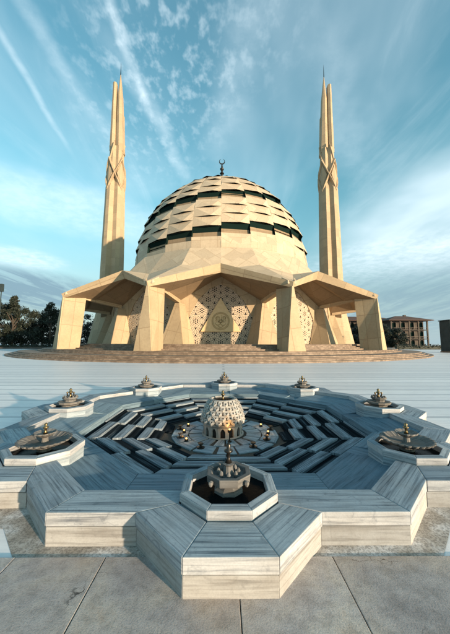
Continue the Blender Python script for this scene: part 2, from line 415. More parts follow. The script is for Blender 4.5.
# ------------------------------------------------------------------ fountain
FT = thing('stepped_fountain', 'large octagonal sunken fountain of blue-grey marble with star plinth and herringbone strips', 'fountain', (0, D, 0))
AP, PH, RB = .9357, .3876, 4.036
BA = .5277
FX = .03
def sec(k, t, a):
    ph = k*pi/4
    return (a*sin(ph)+t*cos(ph), -a*cos(ph)+t*sin(ph))
def secp(k, pts): return [(*sec(k, p[0], p[1]), *p[2:]) for p in pts]
def fountain():
    ZC, ZT = .168, .31
    hb = BA*T8
    G = .0025
    def shrink(pts, g=G):
        cx = sum(p[0] for p in pts)/len(pts); cy = sum(p[1] for p in pts)/len(pts); out = []
        for p in pts:
            d = hypot(p[0]-cx, p[1]-cy); f = max(0, 1-g/d) ; out.append((cx+(p[0]-cx)*f, cy+(p[1]-cy)*f, *p[2:]))
        return out
    for k in range(8):
        # lower course (cream), star octagon then wall both sides
        e = -.012
        for pts in ([(-PH+e*-.4, RB+AP+e+FX), (PH+e*.4, RB+AP+e+FX), (PH-.1, RB+AP-.3), (-PH+.1, RB+AP-.3)],
                    [(PH+e*.4, RB+AP+e+FX), (AP+e, 4.4236+e), (AP-.25, 4.30), (PH-.1, RB+AP-.3)],
                    [(-PH-e*.4, RB+AP+e+FX), (-PH+.1, RB+AP-.3), (-AP+.25, 4.30), (-AP-e, 4.4236+e)]):
            b = MB(); b.prism(secp(k, pts), -.02, ZC); b.build('plinth_course', M_course, FT, .006)
        for s in (1, -1):
            b = MB(); pts = [(s*(AP+e), 4.42+e), (s*(4.42+e)*T8, 4.42+e), (s*4.1*T8, 4.1), (s*(AP-.25), 4.1)]
            b.prism(secp(k, pts), -.02, ZC); b.build('plinth_course', M_course, FT, .006)
        # shadow groove under the coping
        b = MB(); e2 = -.03
        pts = [(-AP-e2, 4.42+e2), (-PH-e2*.4, RB+AP+e2), (PH+e2*.4, RB+AP+e2), (AP+e2, 4.42+e2), ((4.42+e2)*T8, 4.42+e2), (3.9*T8, 3.9), (-3.9*T8, 3.9), (-(4.42+e2)*T8, 4.42+e2)]
        b.prism(secp(k, pts), ZC-.02, ZC+.03); b.build('groove', M_joint, FT)
        # coping slabs
        Z0 = ZC+.010
        cops = [[(-PH, RB+AP+FX), (PH, RB+AP+FX), (hb, RB+BA), (-hb, RB+BA)],
                [(PH, RB+AP+FX), (AP, RB+PH), (BA, RB+hb), (hb, RB+BA)],
                [(-PH, RB+AP+FX), (-hb, RB+BA), (-BA, RB+hb), (-AP, RB+PH)],
                [(AP, 4.42), (4.42*T8, 4.42), (3.99*T8, 3.99), (BA-.02, 3.99), (BA, RB+hb)],
                [(-AP, 4.42), (-BA, RB+hb), (-BA+.02, 3.99), (-3.99*T8, 3.99), (-4.42*T8, 4.42)]]
        for pts in cops:
            b = MB(); b.prism(secp(k, shrink(pts)), Z0, ZT, (True, True), 1); b.build('coping_slab', (M_slab, M_lit_edge), FT, .007)
        # inner ledge
        IA, ZI0, ZI1 = 3.13, .21, .10
        if k % 2 == 0:
            for s in (1, -1):
                pts = [(s*.2, 3.985, ZI0), (s*1.26, 3.985, ZI0), (s*IA*T8, IA, ZI1), (s*.2, IA, ZI1)]
                b = MB(); b.prism(secp(k, shrink(pts)), -.12, ZI0, (False, True)); b.build('ledge_slab', M_panel, FT, .006)
            pts = [(-.2, 3.6, .12), (.2, 3.6, .12), (.2, IA, ZI1), (-.2, IA, ZI1)]
            b = MB(); b.prism(secp(k, shrink(pts)), -.12, ZI0, (False, True)); b.build('ledge_slab', M_panel, FT, .006)
        else:
            for s in (1, -1):
                # big sloping panel that runs from the diagonal basin round the corner to the ledge of the next side
                p = [sec(k, s*.2, 3.985), sec(k, s*3.985*T8, 3.985), sec(k+s, -s*1.26, 3.985), sec(k, s*IA*T8, IA), sec(k, s*.2, IA)]
                z = [ZI0, ZI0, ZI0, ZI1, ZI1]
                b = MB(); b.prism(shrink([(q[0], q[1], zz) for q, zz in zip(p, z)]), -.12, ZI0, (False, True)); b.build('corner_panel', M_panel, FT, .006)
            pts = [(-.2, 3.6, .12), (.2, 3.6, .12), (.2, IA, ZI1), (-.2, IA, ZI1)]
            b = MB(); b.prism(secp(k, shrink(pts)), -.12, ZI0, (False, True)); b.build('corner_panel', M_panel, FT, .006)
        # terraced herringbone strips
        def zf(a): return -.05-(3.13-a)/(3.13-1.35)*.27
        for s in (1, -1):
            par = 0 if s > 0 else 1
            a = 3.11 - (.0 if par else .30)
            bands = []
            per, lw = .48, .22
            start = 3.11+(.18 if par else -.12)
            j = 0
            while True:
                a1 = start-per*j; a0 = a1-lw
                if a0 < 1.38: break
                bands.append((min(a1, 3.11), a0, 1)); d1 = a0; d0 = max(a0-(per-lw), 1.38)
                if d1-d0 > .05: bands.append((d1, d0, 0))
                j += 1
            if bands[0][0] < 3.1: bands.append((3.11, bands[0][0], 0))
            for a1, a0, lt in bands:
                if a1-a0 < .04: continue
                g = .006; sk = .0
                t0 = 0+g*.5
                top1 = zf(a1)+(.042 if lt else .012); top0 = zf(a0)+(.042 if lt else .012)
                if lt: top0 = top1-.012
                pts = [(s*t0, a1-g, top1), (s*(a1*T8-g), a1-g, top1), (s*(a0*T8-g), a0+g, top0), (s*t0, a0+g, top0)]
                b = MB(); b.prism(secp(k, pts), -.5, 0); b.build('light_strip' if lt else 'dark_strip', M_strip if lt else M_dark, FT, .005)
    # bed under everything inside
    b = MB()
    n = 8
    def ring(a, z): return [((a/cos(pi/8))*cos(pi/8+i*pi/4), (a/cos(pi/8))*sin(pi/8+i*pi/4), z) for i in range(8)]
    R1, R2, R0 = ring(3.3, -.06), ring(1.40, -.34), ring(4.0, .05)
    for i in range(8):
        j = (i+1) % 8; b.face([R0[i], R0[j], R1[j], R1[i]]); b.face([R1[i], R1[j], R2[j], R2[i]])
    b.face(R2); b.build('pit_bed', M_joint, FT)
    # centre floor of pale slabs with dark channels
    for i in range(16):
        for (ra, rb_, off) in ((.56, .93, 0), (.96, 1.36, .5)):
            a0 = (i+off)*pi/8+.03/ra*.6*(1+i%3); a1 = (i+1+off)*pi/8-.03/ra*.6
            P = [(rb_*cos(a0), rb_*sin(a0)), (rb_*cos(a1), rb_*sin(a1)), (ra*cos(a1), ra*sin(a1)), (ra*cos(a0), ra*sin(a0))]
            b = MB(); b.prism(P, -.4, -.315); b.build('floor_slab', M_slab, FT, .006)
fountain()

# basins ------------------------------------------------------------
def oct_ring(a, z, n=8, ph=pi/8): r = a/cos(pi/n); return [(r*cos(ph+i*2*pi/n), r*sin(ph+i*2*pi/n), z) for i in range(n)]
def make_basin(label):
    t = thing('octagonal_basin', label, 'basin', group='octagonal basins round the fountain')
    ro, ri = BA-.004, BA-.105
    for i in range(8):
        j = (i+1) % 8; g = .0
        A = [oct_ring(ro, 0)[i], oct_ring(ro, 0)[j], oct_ring(ri, 0)[j], oct_ring(ri, 0)[i]]
        b = MB(); b.prism([(p[0], p[1], z) for p, z in zip(A, (.405, .405, .415, .415))], .318, .41, (True, True), 1); b.build('rim_stone', (M_slab, M_lit_edge), t, .007)
    b = MB(); R = [oct_ring(ro-.012, -.1), oct_ring(ro-.012, .316), oct_ring(ri+.01, .316), oct_ring(ri+.01, .05)]
    for A, B in zip(R, R[1:]):
        for i in range(8): j = (i+1) % 8; b.face([A[i], A[j], B[j], B[i]])
    b.build('basin_wall', M_slab, t)
    b = MB(); b.face(oct_ring(ri+.012, .33)); b.build('water', M_water, t)
    return t
def spout(b, z, h, r=.02):
    b.lathe([(0, z), (r*1.6, z), (r*.8, z+h*.2), (r*.9, z+h*.45), (r*1.9, z+h*.52), (r*1.9, z+h*.60), (r*.8, z+h*.66), (r*1.2, z+h*.85), (0, z+h)], 12)
def bowl_octagonal(label):
    t = thing('water_bowl', label, 'fountain bowl', group='stone bowls with spouts standing in the basins')
    b = MB(); b.lathe([(.17, .25), (.17, .36), (.10, .40), (.10, .41), (.18, .44), (.18, .47)], 8, ph=pi/8); b.build('pedestal', M_bowl, t)
    b = MB(); b.lathe([(.19, .43), (.255, .46), (.265, .545), (.205, .545), (.18, .50), (0, .50)], 8, ph=pi/8); b.build('bowl', M_bowl, t, .006)
    b = MB()
    for i in range(8):
        a = i*pi/4; b.lathe([(.020, .49), (.024, .535), (.016, .56), (0, .575)], 8, (.115*cos(a), .115*sin(a)))
    b.lathe([(.065, .49), (.05, .60), (.075, .625), (0, .635)], 12); b.build('cup_ring', M_bowl, t, smooth=False)
    for i in range(4):
        a = i*pi/2+pi/4; b = MB(); b.lathe([(.014, .46), (.026, .485), (.026, .51), (0, .52)], 8, (.275*cos(a), .275*sin(a))); b.build('knob', M_bowl, t)
    b = MB(); spout(b, .63, .23, .026); b.build('spout', M_bronze, t, smooth=True)
    return t
def bowl_scalloped(label):
    t = thing('water_bowl', label, 'fountain bowl', group='stone bowls with spouts standing in the basins')
    b = MB(); b.lathe([(.12, .25), (.10, .38), (.14, .42)], 16); b.build('pedestal', M_bowl, t)
    b = MB(); b.lathe([(.12, .40), (.25, .425), (.345, .475), (.36, .50), (.335, .50), (.24, .455), (0, .44)], 96, lobes=24, amp=.075); b.build('bowl', M_bowl, t)
    b = MB(); b.lathe([(.05, .44), (.04, .52), (.10, .55), (.155, .59), (.15, .605), (.09, .575), (0, .57)], 48, lobes=12, amp=.06); b.build('upper_bowl', M_bowl, t)
    b = MB(); spout(b, .575, .17, .022); b.build('spout', M_brass, t, smooth=True)
    return t
def bowl_tiered(label):
    t = thing('water_bowl', label, 'fountain bowl', group='stone bowls with spouts standing in the basins')
    b = MB(); b.lathe([(.20, .25), (.20, .40), (.28, .44), (.29, .49), (.24, .49), (0, .47)], 12); b.build('bowl', M_bowl, t, .004)
    b = MB()
    b.lathe([(.14, .47), (.14, .53), (.19, .56), (.185, .60), (0, .585)], 10)
    for i in range(10):
        a = i*pi/5; b.lathe([(.02, .585), (.03, .61), (0, .64)], 6, (.15*cos(a), .15*sin(a)))
    b.build('upper_bowl', M_bowl, t, .004)
    b = MB(); spout(b, .58, .24, .030); b.build('spout', M_brass, t, smooth=True)
    for s in (-1, 1):
        b = MB(); b.lathe([(0, .62), (.012, .62), (.016, .68), (.028, .70), (0, .73)], 8, (.085*s, 0)); b.build('nozzle', M_brass, t, smooth=True)
    return t
where = {0: 'at the front nearest the camera', 1: 'at the near right of the fountain', 2: 'at the right of the fountain', 3: 'at the back right of the fountain',
         4: 'at the far middle behind the domed centrepiece', 5: 'at the back left of the fountain', 6: 'at the left of the fountain', 7: 'at the near left of the fountain'}
b0 = make_basin('octagonal marble basin of dark water '+where[0]); bs = {0: b0}
for k in range(1, 8): bs[k] = copy_tree(b0); bs[k]['label'] = 'octagonal marble basin of dark water '+where[k]
w0 = bowl_octagonal('pale octagonal stone bowl with dark spout in the nearest basin')
w1 = bowl_scalloped('wide scalloped stone bowl with small upper bowl in the near right basin')
w7 = copy_tree(w1); w7['label'] = 'wide scalloped stone bowl with small upper bowl in the near left basin'
w2 = bowl_tiered('white tiered stone bowl with brass spouts in the right basin')
ws = {0: w0, 1: w1, 7: w7, 2: w2}
for k, lab in ((6, 'white tiered stone bowl with brass spouts in the left basin'), (5, 'tiered stone bowl in the back left basin'),
               (3, 'tiered stone bowl in the back right basin'), (4, 'tiered stone bowl with tall gilt spouts in the far middle basin')):
    ws[k] = copy_tree(w2); ws[k]['label'] = lab
for k in range(8):
    x, y = sec(k, 0, RB); bs[k].location = (x, D+y, 0); ws[k].location = (x, D+y, 0)

# centrepiece ------------------------------------------------------------
def centrepiece():
    t = thing('domed_centrepiece', 'carved honeycomb stone cone with ring of dark arches in the middle of the fountain', 'centrepiece', (-.06, D, -.32))
    NB = 14; r0 = .50
    b = MB()
    def P(th, z, r=r0): return (r*cos(th), r*sin(th), z)
    hz = .30
    for i in range(NB):
        c = (i+.5)*2*pi/NB; w = 2*pi/NB/2; ow = w*.55
        for s in (-1, 1): b.face([P(c+s*w, .0), P(c+s*ow, .0), P(c+s*ow, hz), P(c+s*w, hz)])
        arc = [(-ow, .03), (-ow, .15), (-ow*.8, .19), (-ow*.42, .225), (0, .245), (ow*.42, .225), (ow*.8, .19), (ow, .15), (ow, .03)]
        for (u0, z0), (u1, z1) in zip(arc[1:-1], arc[2:-1]):
            b.face([P(c+u0, z0), P(c+u1, z1), P(c+u1, hz), P(c+u0, hz)])
        b.face([P(c-ow, 0), P(c+ow, 0), P(c+ow, .03), P(c-ow, .03)])
        for (u0, z0), (u1, z1) in zip(arc, arc[1:]):
            b.face([P(c+u0, z0), P(c+u1, z1), P(c+u1, z1, r0-.06), P(c+u0, z0, r0-.06)])
    b.build('arcade', M_white, t, normals=False)
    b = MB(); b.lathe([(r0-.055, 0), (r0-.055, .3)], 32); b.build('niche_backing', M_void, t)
    b = MB(); b.lathe([(r0+.04, 0), (r0+.04, .025), (r0, .03)], 32); b.lathe([(r0-.02, .27), (r0+.04, .285), (r0+.065, .325), (r0-.02, .345)], 48); b.build('moulding', M_white, t)
    rows = 5; N = 18; b = MB(); prof = lambda q: .560-.20*(q**1.6)
    b2 = MB(); b2.lathe([(prof(q/8)-.095, .33+.52*q/8) for q in range(9)], 44); b2.build('core', M_step, t)
    for m in range(rows):
        q0, q1 = m/rows, (m+1)/rows
        z0, z1 = .335+.52*q0, .335+.52*q1+.01
        for i in range(N):
            c = (i+(m % 2)*.5)*2*pi/N; w = pi/N*.66
            ro = prof(q0)+.004; ri = prof(q1)-.01; rt = prof(q1)+.012
            # a stalactite cell: pointed foot, overhanging crown, hollow throat
            zt_, zb_, zm = z1+.005, z0-.035, z0+.035
            ro, rt = prof(q0)+.012, prof(q1)+.004; w = pi/N*.86
            TL, TR, TM = P(c-w*.8, zt_, rt), P(c+w*.8, zt_, rt), P(c, zt_+.012, rt+.012)
            ML, MR, MM = P(c-w, zm, ro-.012), P(c+w, zm, ro-.012), P(c, zm, ro+.016); FT_ = P(c, zb_, ro-.004); BK = P(c, zb_+.02, ro-.08)
            hl, hr, hm = P(c-w*.45, (zm+zt_)/2, (ro+rt)/2-.004), P(c+w*.45, (zm+zt_)/2, (ro+rt)/2-.004), P(c, (zm+zt_)/2-.03, (ro+rt)/2-.05)
            b.face([TL, ML, hl]); b.face([ML, MM, hl]); b.face([MM, MR, hr]); b.face([MR, TR, hr]); b.face([TL, hl, hr, TR])
            b.face([MM, hm, hl]); b.face([MM, hr, hm]); b.face([ML, FT_, MM]); b.face([MM, FT_, MR]); b.face([ML, BK, FT_]); b.face([FT_, BK, MR]); b.face([TL, P(c-w*.8, zt_, rt-.06), P(c-w, zm, ro-.09), ML]); b.face([TR, MR, P(c+w, zm, ro-.09), P(c+w*.8, zt_, rt-.06)])
    b.build('honeycomb_carving', M_white, t, weld=False, normals=False)
    b = MB(); b.lathe([(.30, .84), (.355, .855), (.36, .885), (.30, .885), (.27, .84), (0, .82)], 32); b.build('top_rim', M_white, t)
    b = MB(); b.lathe([(0, .853), (.285, .853)], 24); b.build('water', M_water, t)
    b = MB(); spout(b, .85, .24, .03); b.build('spout', M_brass, t, smooth=True)
    return t
centrepiece()
# small lit floor lamps and dark nozzles round the centrepiece
lamp_lab = ['small lit floor lamp left of the centrepiece towards the back', 'small lit floor lamp left of the centrepiece near its foot', 'small lit floor lamp at the front left of the centrepiece',
            'small lit floor lamp right of the centrepiece towards the back', 'small lit floor lamp right of the centrepiece', 'small warm lamp standing in front of the centrepiece']
lamp_pos = [(-1.02, .55), (-1.06, .0), (-.92, -.62), (1.0, .52), (1.10, -.10), (.10, -.66)]
for (x, y), lab in zip(lamp_pos, lamp_lab):
    st = .22 if y == -.66 else 0
    t = thing('floor_lamp', lab, 'lamp', (x, D+y, -.315), group='lit lamps on the fountain floor')
    if st: b = MB(); b.lathe([(.05, 0), (.05, .02), (.015, .03), (.015, st)], 10); b.build('stem', M_bronze, t)
    b = MB(); b.lathe([(.045, st), (.045, st+.05), (.03, st+.06), (0, st+.06)], 12); b.build('housing', M_bronze, t)
    b = MB(); b.lathe([(.019, st+.06), (.021, st+.078), (0, st+.085)], 12); b.build('lens', M_lamp, t)
    l = bpy.data.lights.new('lamp_light', 'POINT'); l.energy = 1.6 if st else .45; l.color = (1, .50, .15); l.shadow_soft_size = .03
    lo = bpy.data.objects.new('lamp_light', l); S.collection.objects.link(lo); lo.parent = t; lo.location = (0, 0, st+.14)
nz = None
for i, (x, y, w) in enumerate([(-1.2, .3, 'left'), (1.22, .25, 'right'), (1.0, -.5, 'front right'), (-1.1, -.35, 'front left'), (.62, -.98, 'near right'), (-.55, -1.02, 'near left')]):
    t = thing('floor_nozzle', 'low dark bronze water nozzle on the pale floor, %s of the centrepiece' % w, 'nozzle', (x, D+y, -.315), group='bronze nozzles on the fountain floor')
    b = MB(); b.lathe([(.09, 0), (.09, .02), (.03, .035), (.025, .07), (.06, .085), (.06, .10), (0, .105)], 14); b.build('nozzle', M_bronze, t)

# ------------------------------------------------------------------ platform
MX, MY = -.4, 70.0
def steps():
    spec = [(43.0, .15), (42.4, .30), (41.9, .45), (41.4, .60), (38.6, .79), (38.0, .98), (34.4, 1.18), (33.8, 1.38), (33.2, 1.58), (32.6, 1.80)]
    b = MB(); n = 120; zb = -.01
    for (r, z), nx in zip(spec, spec[1:]+[(0, 0)]):
        r2 = nx[0]
        for i in range(n):
            a0, a1 = 2*pi*i/n, 2*pi*(i+1)/n
            p = lambda q, a, h: (MX+q*cos(a), MY+q*sin(a), h)
            b.face([p(r, a0, zb), p(r, a1, zb), p(r, a1, z), p(r, a0, z)])
            if r2 > 0: b.face([p(r, a0, z), p(r, a1, z), p(r2, a1, z), p(r2, a0, z)])
            else: b.face([p(r, a0, z), p(r, a1, z), (MX, MY, z)])
        zb = z
    struct(b.build('platform', M_step))
steps()

# ------------------------------------------------------------------ mosque
MQ = thing('mosque', 'honey stone mosque with faceted twisted dome and folded canopies on slanted columns', 'mosque', (MX, MY, 0))
def pol(r, deg, z): a = radians(deg); return (r*sin(a), -r*cos(a), z)      # 0 deg faces the camera, + is right
def rotcopy(o, deg):
    c = o.copy(); S.collection.objects.link(c); c.parent = o.parent; c.rotation_euler = (0, 0, radians(deg)); return c
RV, ZV, RP, ZP, RT, ZTR = 36.6, 9.55, 31.3, 13.5, 21.9, 19.6
def mosque():
    # ---- column (at +15 deg), leaning blade: broad foot, sharp front edge at the top
    def loc15(r, t, z):
        a = radians(15); return (r*sin(a)+t*cos(a), -r*cos(a)+t*sin(a), z)
    b = MB()
    A = [loc15(37.1, -1.25, .96), loc15(37.1, 1.25, .96), loc15(33.8, 1.1, .96), loc15(33.8, -1.1, .96)]
    B = [loc15(36.4, -.12, 9.35), loc15(36.4, .12, 9.35), loc15(33.0, .75, 9.7), loc15(33.0, -.75, 9.7)]
    b.face(A[::-1]); b.face(B)
    # front: two long triangles folded down the middle
    b.face([A[0], A[1], B[1], B[0]])
    b.face([A[1], A[2], B[2], B[1]]); b.face([A[2], A[3], B[3], B[2]]); b.face([A[3], A[0], B[0], B[3]])
    col = b.build('column', M_lime, MQ)
    for k in range(1, 12): rotcopy(col, 30*k)
    # ---- inner pier
    b = MB()
    A = [loc15(29.0, -1.9, 1.78), loc15(29.0, 1.9, 1.78), loc15(25.6, 2.6, 1.78), loc15(25.6, -2.6, 1.78)]
    B = [loc15(27.2, -.35, 8.4), loc15(27.2, .35, 8.4), loc15(26.0, .9, 8.3), loc15(26.0, -.9, 8.3)]
    b.hull(A, B)
    # corbel that widens from the pier head to the soffit
    C = [loc15(30.5, -.3, 10.4), loc15(30.5, .3, 10.4), loc15(25.8, 3.6, 12.2), loc15(25.8, -3.6, 12.2)]
    pass
    b.hull([loc15(33.4, -.5, 9.3), loc15(33.4, .5, 9.3), loc15(33.4, .5, 9.75), loc15(33.4, -.5, 9.75)], [loc15(26.6, -.33, 8.4), loc15(26.6, .33, 8.4), loc15(26.6, .33, 9.0), loc15(26.6, -.33, 9.0)])
    pier = b.build('pier', M_lime, MQ)
    for k in range(1, 12): rotcopy(pier, 30*k)
    # ---- canopy roof: folded triangles + dome skirt
    b = MB(); f = MB(); s = MB()
    for k in range(12):
        c = 30*k; V0, V1 = pol(RV, c-15, ZV+.35), pol(RV, c+15, ZV+.35); P = pol(RP, c, ZP)
        C = pol(21.6, c, 19.3); B0, B1 = pol(22.0, c-15, 19.3), pol(22.0, c+15, 19.3)
        q_ = pol(25.6, c, 14.2); W0, W1 = pol(25.6, c-15, 15.2), pol(25.6, c+15, 15.2)
        for tri in ((V0, P, q_), (P, V1, q_), (V0, q_, W0), (q_, V1, W1), (W0, q_, B0), (q_, W1, B1), (q_, C, B0), (q_, B1, C)): b.face(list(tri))
        # fascia
        v0, v1, p = pol(RV-.3, c-15, ZV-.35), pol(RV-.3, c+15, ZV-.35), pol(RP-.5, c, ZP-1.25)
        f.face([V0, v0, p, P]); f.face([P, p, v1, V1])
        # soffit: folded again, with a raised crease half way in
        q0, q1 = pol(26.2, c-15, 8.85), pol(26.2, c+15, 8.85); ap_ = pol(25.35, c, 13.0)
        v0b, v1b = pol(31.5, c-15, 9.25), pol(31.5, c+15, 9.25); m = pol(28.6, c, 13.2)
        s.face([v0, v0b, p]); s.face([v1, p, v1b]); s.face([p, v0b, m]); s.face([p, m, v1b])
        s.face([v0b, q0, m]); s.face([v1b, m, q1]); s.face([m, q0, ap_]); s.face([m, ap_, q1])
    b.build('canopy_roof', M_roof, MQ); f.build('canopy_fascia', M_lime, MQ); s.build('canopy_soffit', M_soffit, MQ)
    # gutter spouts at each valley
    b = MB()
    for sgn in (-1, 1): b.hull([loc15(36.2, sgn*.5-.12, 9.7), loc15(36.2, sgn*.5+.12, 9.7), loc15(35.2, sgn*.9+.1, 10.2), loc15(35.2, sgn*.9-.1, 10.2)], [loc15(36.2, sgn*.5-.12, 10.15), loc15(36.2, sgn*.5+.12, 10.15), loc15(35.2, sgn*.9+.1, 10.75), loc15(35.2, sgn*.9-.1, 10.75)])
    g = b.build('gutter_block', M_roof, MQ)
    for k in range(1, 12): rotcopy(g, 30*k)
    # ---- wall facet with six-sided opening
    aw = 26.3*cos(radians(15)); hw = 26.3*sin(radians(15))
    def wp(t, z, d=0): return (t, -(aw+d), z)
    op = [(-5.2, 1.8), (-5.2, 6.3), (-3.7, 9.1), (-1.9, 10.9), (0, 11.8), (1.9, 10.9), (3.7, 9.1), (5.2, 6.3), (5.2, 1.8)]
    ou = [(-hw, 1.8), (-hw, 6.3), (-hw, 9.6), (-hw, 12.2), (0, 13.4), (hw, 12.2), (hw, 9.6), (hw, 6.3), (hw, 1.8)]
    b = MB()
    for i in range(8): b.face([wp(*op[i]), wp(*op[i+1]), wp(*ou[i+1]), wp(*ou[i])])
    for i in range(8): b.face([wp(*op[i]), wp(*op[i+1]), wp(*op[i+1], -.6), wp(*op[i], -.6)])
    wall = b.build('wall', M_lime, MQ)
    b = MB(); b.face([wp(t, z, -.55) for t, z in op]); gl = b.build('window_glass', M_void, MQ)
    # lattice of ringed hexagons, clipped to the opening
    def inside(x, z):
        c = False; n = len(op)
        for i in range(n):
            (x0, z0), (x1, z1) = op[i], op[(i+1) % n]
            if (z0 > z) != (z1 > z) and x < (x1-x0)*(z-z0)/(z1-z0)+x0: c = not c
        return c
    b = MB(); d0, d1 = -.15, -.33
    from mathutils.geometry import intersect_line_line_2d
    def strut(x0, z0, x1, z1, w=.046):
        if not (inside(x0, z0) or inside(x1, z1)): return
        if not inside(x1, z1): x0, z0, x1, z1 = x1, z1, x0, z0
        if not inside(x0, z0):
            lo, hi = 0.0, 1.0
            for _ in range(8):
                m_ = (lo+hi)/2
                if inside(x1+(x0-x1)*m_, z1+(z0-z1)*m_): lo = m_
                else: hi = m_
            x0, z0 = x1+(x0-x1)*hi, z1+(z0-z1)*hi
        l = hypot(x1-x0, z1-z0)
        if l < .03: return
        nx, nz_ = -(z1-z0)/l*w, (x1-x0)/l*w
        A, B_, C_, E_ = (x0+nx, z0+nz_), (x1+nx, z1+nz_), (x1-nx, z1-nz_), (x0-nx, z0-nz_)
        b.face([wp(*A, d0), wp(*B_, d0), wp(*C_, d0), wp(*E_, d0)])
        b.face([wp(*A, d0), wp(*B_, d0), wp(*B_, d1), wp(*A, d1)]); b.face([wp(*E_, d0), wp(*C_, d0), wp(*C_, d1), wp(*E_, d1)])
    sp = 2.05
    for row in range(-1, 8):
        for ci in range(-4, 5):
            cx_, cz_ = (ci+(row % 2)*.5)*sp, 2.0+row*sp*.866
            for rad_, n_, ph_ in ((.20, 6, 0), (.50, 12, 0), (.78, 12, pi/12), (1.02, 12, 0)):
                for i in range(n_):
                    a0, a1 = ph_+2*pi*i/n_, ph_+2*pi*(i+1)/n_
                    strut(cx_+rad_*cos(a0), cz_+rad_*sin(a0), cx_+rad_*cos(a1), cz_+rad_*sin(a1))
            for i in range(12):
                a0 = 2*pi*i/12
                if i % 2 == 0: strut(cx_+.20*cos(a0), cz_+.20*sin(a0), cx_+.50*cos(a0), cz_+.50*sin(a0), .045)
                for q in (-1, 1): strut(cx_+.50*cos(a0), cz_+.50*sin(a0), cx_+.78*cos(a0+q*pi/12), cz_+.78*sin(a0+q*pi/12), .04)
                for q in (-1, 1): strut(cx_+1.02*cos(a0), cz_+1.02*sin(a0), cx_+.78*cos(a0+q*pi/12), cz_+.78*sin(a0+q*pi/12), .04)
    lat = b.build('lattice_screen', M_lat, MQ, normals=False)
    for k in range(1, 12):
        for o in (wall, gl, lat): rotcopy(o, 30*k)
    # ---- gilded triangle with roundel in the front window
    b = MB(); tr = [(-3.3, 3.8), (3.3, 3.8), (0, 9.4)]
    b.hull([wp(t, z, -.10) for t, z in tr], [wp(t, z, .12) for t, z in tr]); tp = b.build('triangle_panel', M_gold, MQ, .04)
    b = MB(); cz = 5.55
    def bar(x0, z0, x1, z1, w, d=.20):
        l = hypot(x1-x0, z1-z0); nx, nz_ = -(z1-z0)/l*w, (x1-x0)/l*w
        q = [(x0+nx, z0+nz_), (x1+nx, z1+nz_), (x1-nx, z1-nz_), (x0-nx, z0-nz_)]
        b.hull([wp(t, z, .10) for t, z in q], [wp(t, z, d) for t, z in q])
    for R_, w in ((1.42, .055), (1.25, .04)):
        for i in range(28):
            a0, a1 = 2*pi*i/28, 2*pi*(i+1)/28; bar(R_*cos(a0), cz+R_*sin(a0), R_*cos(a1), cz+R_*sin(a1), w)
    rr = random.Random(4)
    # flowing script strokes: tall uprights, deep bowls and dots
    for x in (-.62, -.28, .1, .42, .7):
        bar(x, cz-.25, x+.05, cz+.75*sqrt(max(.1, 1-(x/1.2)**2)), .06)
    for (cx, cy, r_, s0, s1) in ((-.45, -.25, .42, 180, 370), (.4, -.3, .42, 170, 350), (0, .2, .45, 200, 340), (0, -.62, .42, 200, 340), (-.5, .45, .28, 30, 250), (.55, .5, .26, -60, 160), (.05, -.1, .3, 10, 180)):
        n = 9
        for i in range(n):
            a0 = radians(s0+(s1-s0)*i/n); a1 = radians(s0+(s1-s0)*(i+1)/n)
            bar(cx+r_*cos(a0), cz+cy+r_*sin(a0), cx+r_*cos(a1), cz+cy+r_*sin(a1), .065*(.6+.6*sin(pi*(i+.5)/n)))
    for x, z in ((-.8, .1), (.85, .05), (.1, .95), (-.1, -.95), (.3, .0)): bar(x-.05, cz+z, x+.05, cz+z, .06)
    b.build('calligraphy_roundel', mat('bronze_script', lambda k: (k.col((.42,.28,.12)), k.rough(.5))), tp)
    tp.children[0].matrix_parent_inverse = Matrix.Identity(4)
    # base band of the drum wall behind canopies
    # ---- dome: 24 columns of folded panels, stepping up half a row per column
    prof = [(21.6, 16.8), (21.5, 21.0), (20.9, 24.5), (20.0, 28.0), (18.4, 31.8), (16.0, 35.3), (13.0, 38.4), (9.6, 40.9), (6.6, 42.5), (4.2, 43.3)]
    # arc length table
    Ls = [0]
    for (r0, z0), (r1, z1) in zip(prof, prof[1:]): Ls.append(Ls[-1]+hypot(r1-r0, z1-z0))
    def at(s_):
        s_ = min(max(s_, 0), Ls[-1]-1e-6)
        for i in range(len(Ls)-1):
            if s_ <= Ls[i+1]:
                f_ = (s_-Ls[i])/(Ls[i+1]-Ls[i]); return prof[i][0]+(prof[i+1][0]-prof[i][0])*f_, prof[i][1]+(prof[i+1][1]-prof[i][1])*f_
    Ltop = Ls[-1]
    cl, gz, core = MB(), MB(), MB()
    for (r0, z0), (r1, z1) in zip(prof, prof[1:]):
        for i in range(24):
            a0, a1 = 15*i, 15*(i+1); e = .55
            core.face([pol(r0-e, a0, z0), pol(r0-e, a1, z0), pol(r1-e, a1, z1-.2), pol(r1-e, a0, z1-.2)])
    ZONE0 = ZONE_START; 
    rowh = ROWH
    S1 = 17.8
    warp = lambda v: v if v < S1 else S1+(v-S1)*1.75
    for i in range(24):
        a0, a1 = 15*i, 15*(i+1); am = a0+7.5
        off = (i % 24)*rowh/3+ROWOFF
        # boundaries of rows in this column
        bnd = []; m = -20
        while m < 40:
            s0 = off+m*rowh; bnd.append((warp(s0), warp(s0+rowh), m % 4)); m += 1
        # lower plain apron: from skirt ring up to ZONE0 (clipped to the row grid)
        rows = [(a, b_, t) for a, b_, t in bnd if b_ > ZONE0+.4*rowh and a < Ltop-.05]
        sA = max(rows[0][0], 3.4)
        r0, z0 = at(0); r1, z1 = at(sA)
        cl.face([pol(r0, a0, z0), pol(r0, a1, z0), pol(r1, a1, z1), pol(r1, a0, z1)])
        first = True
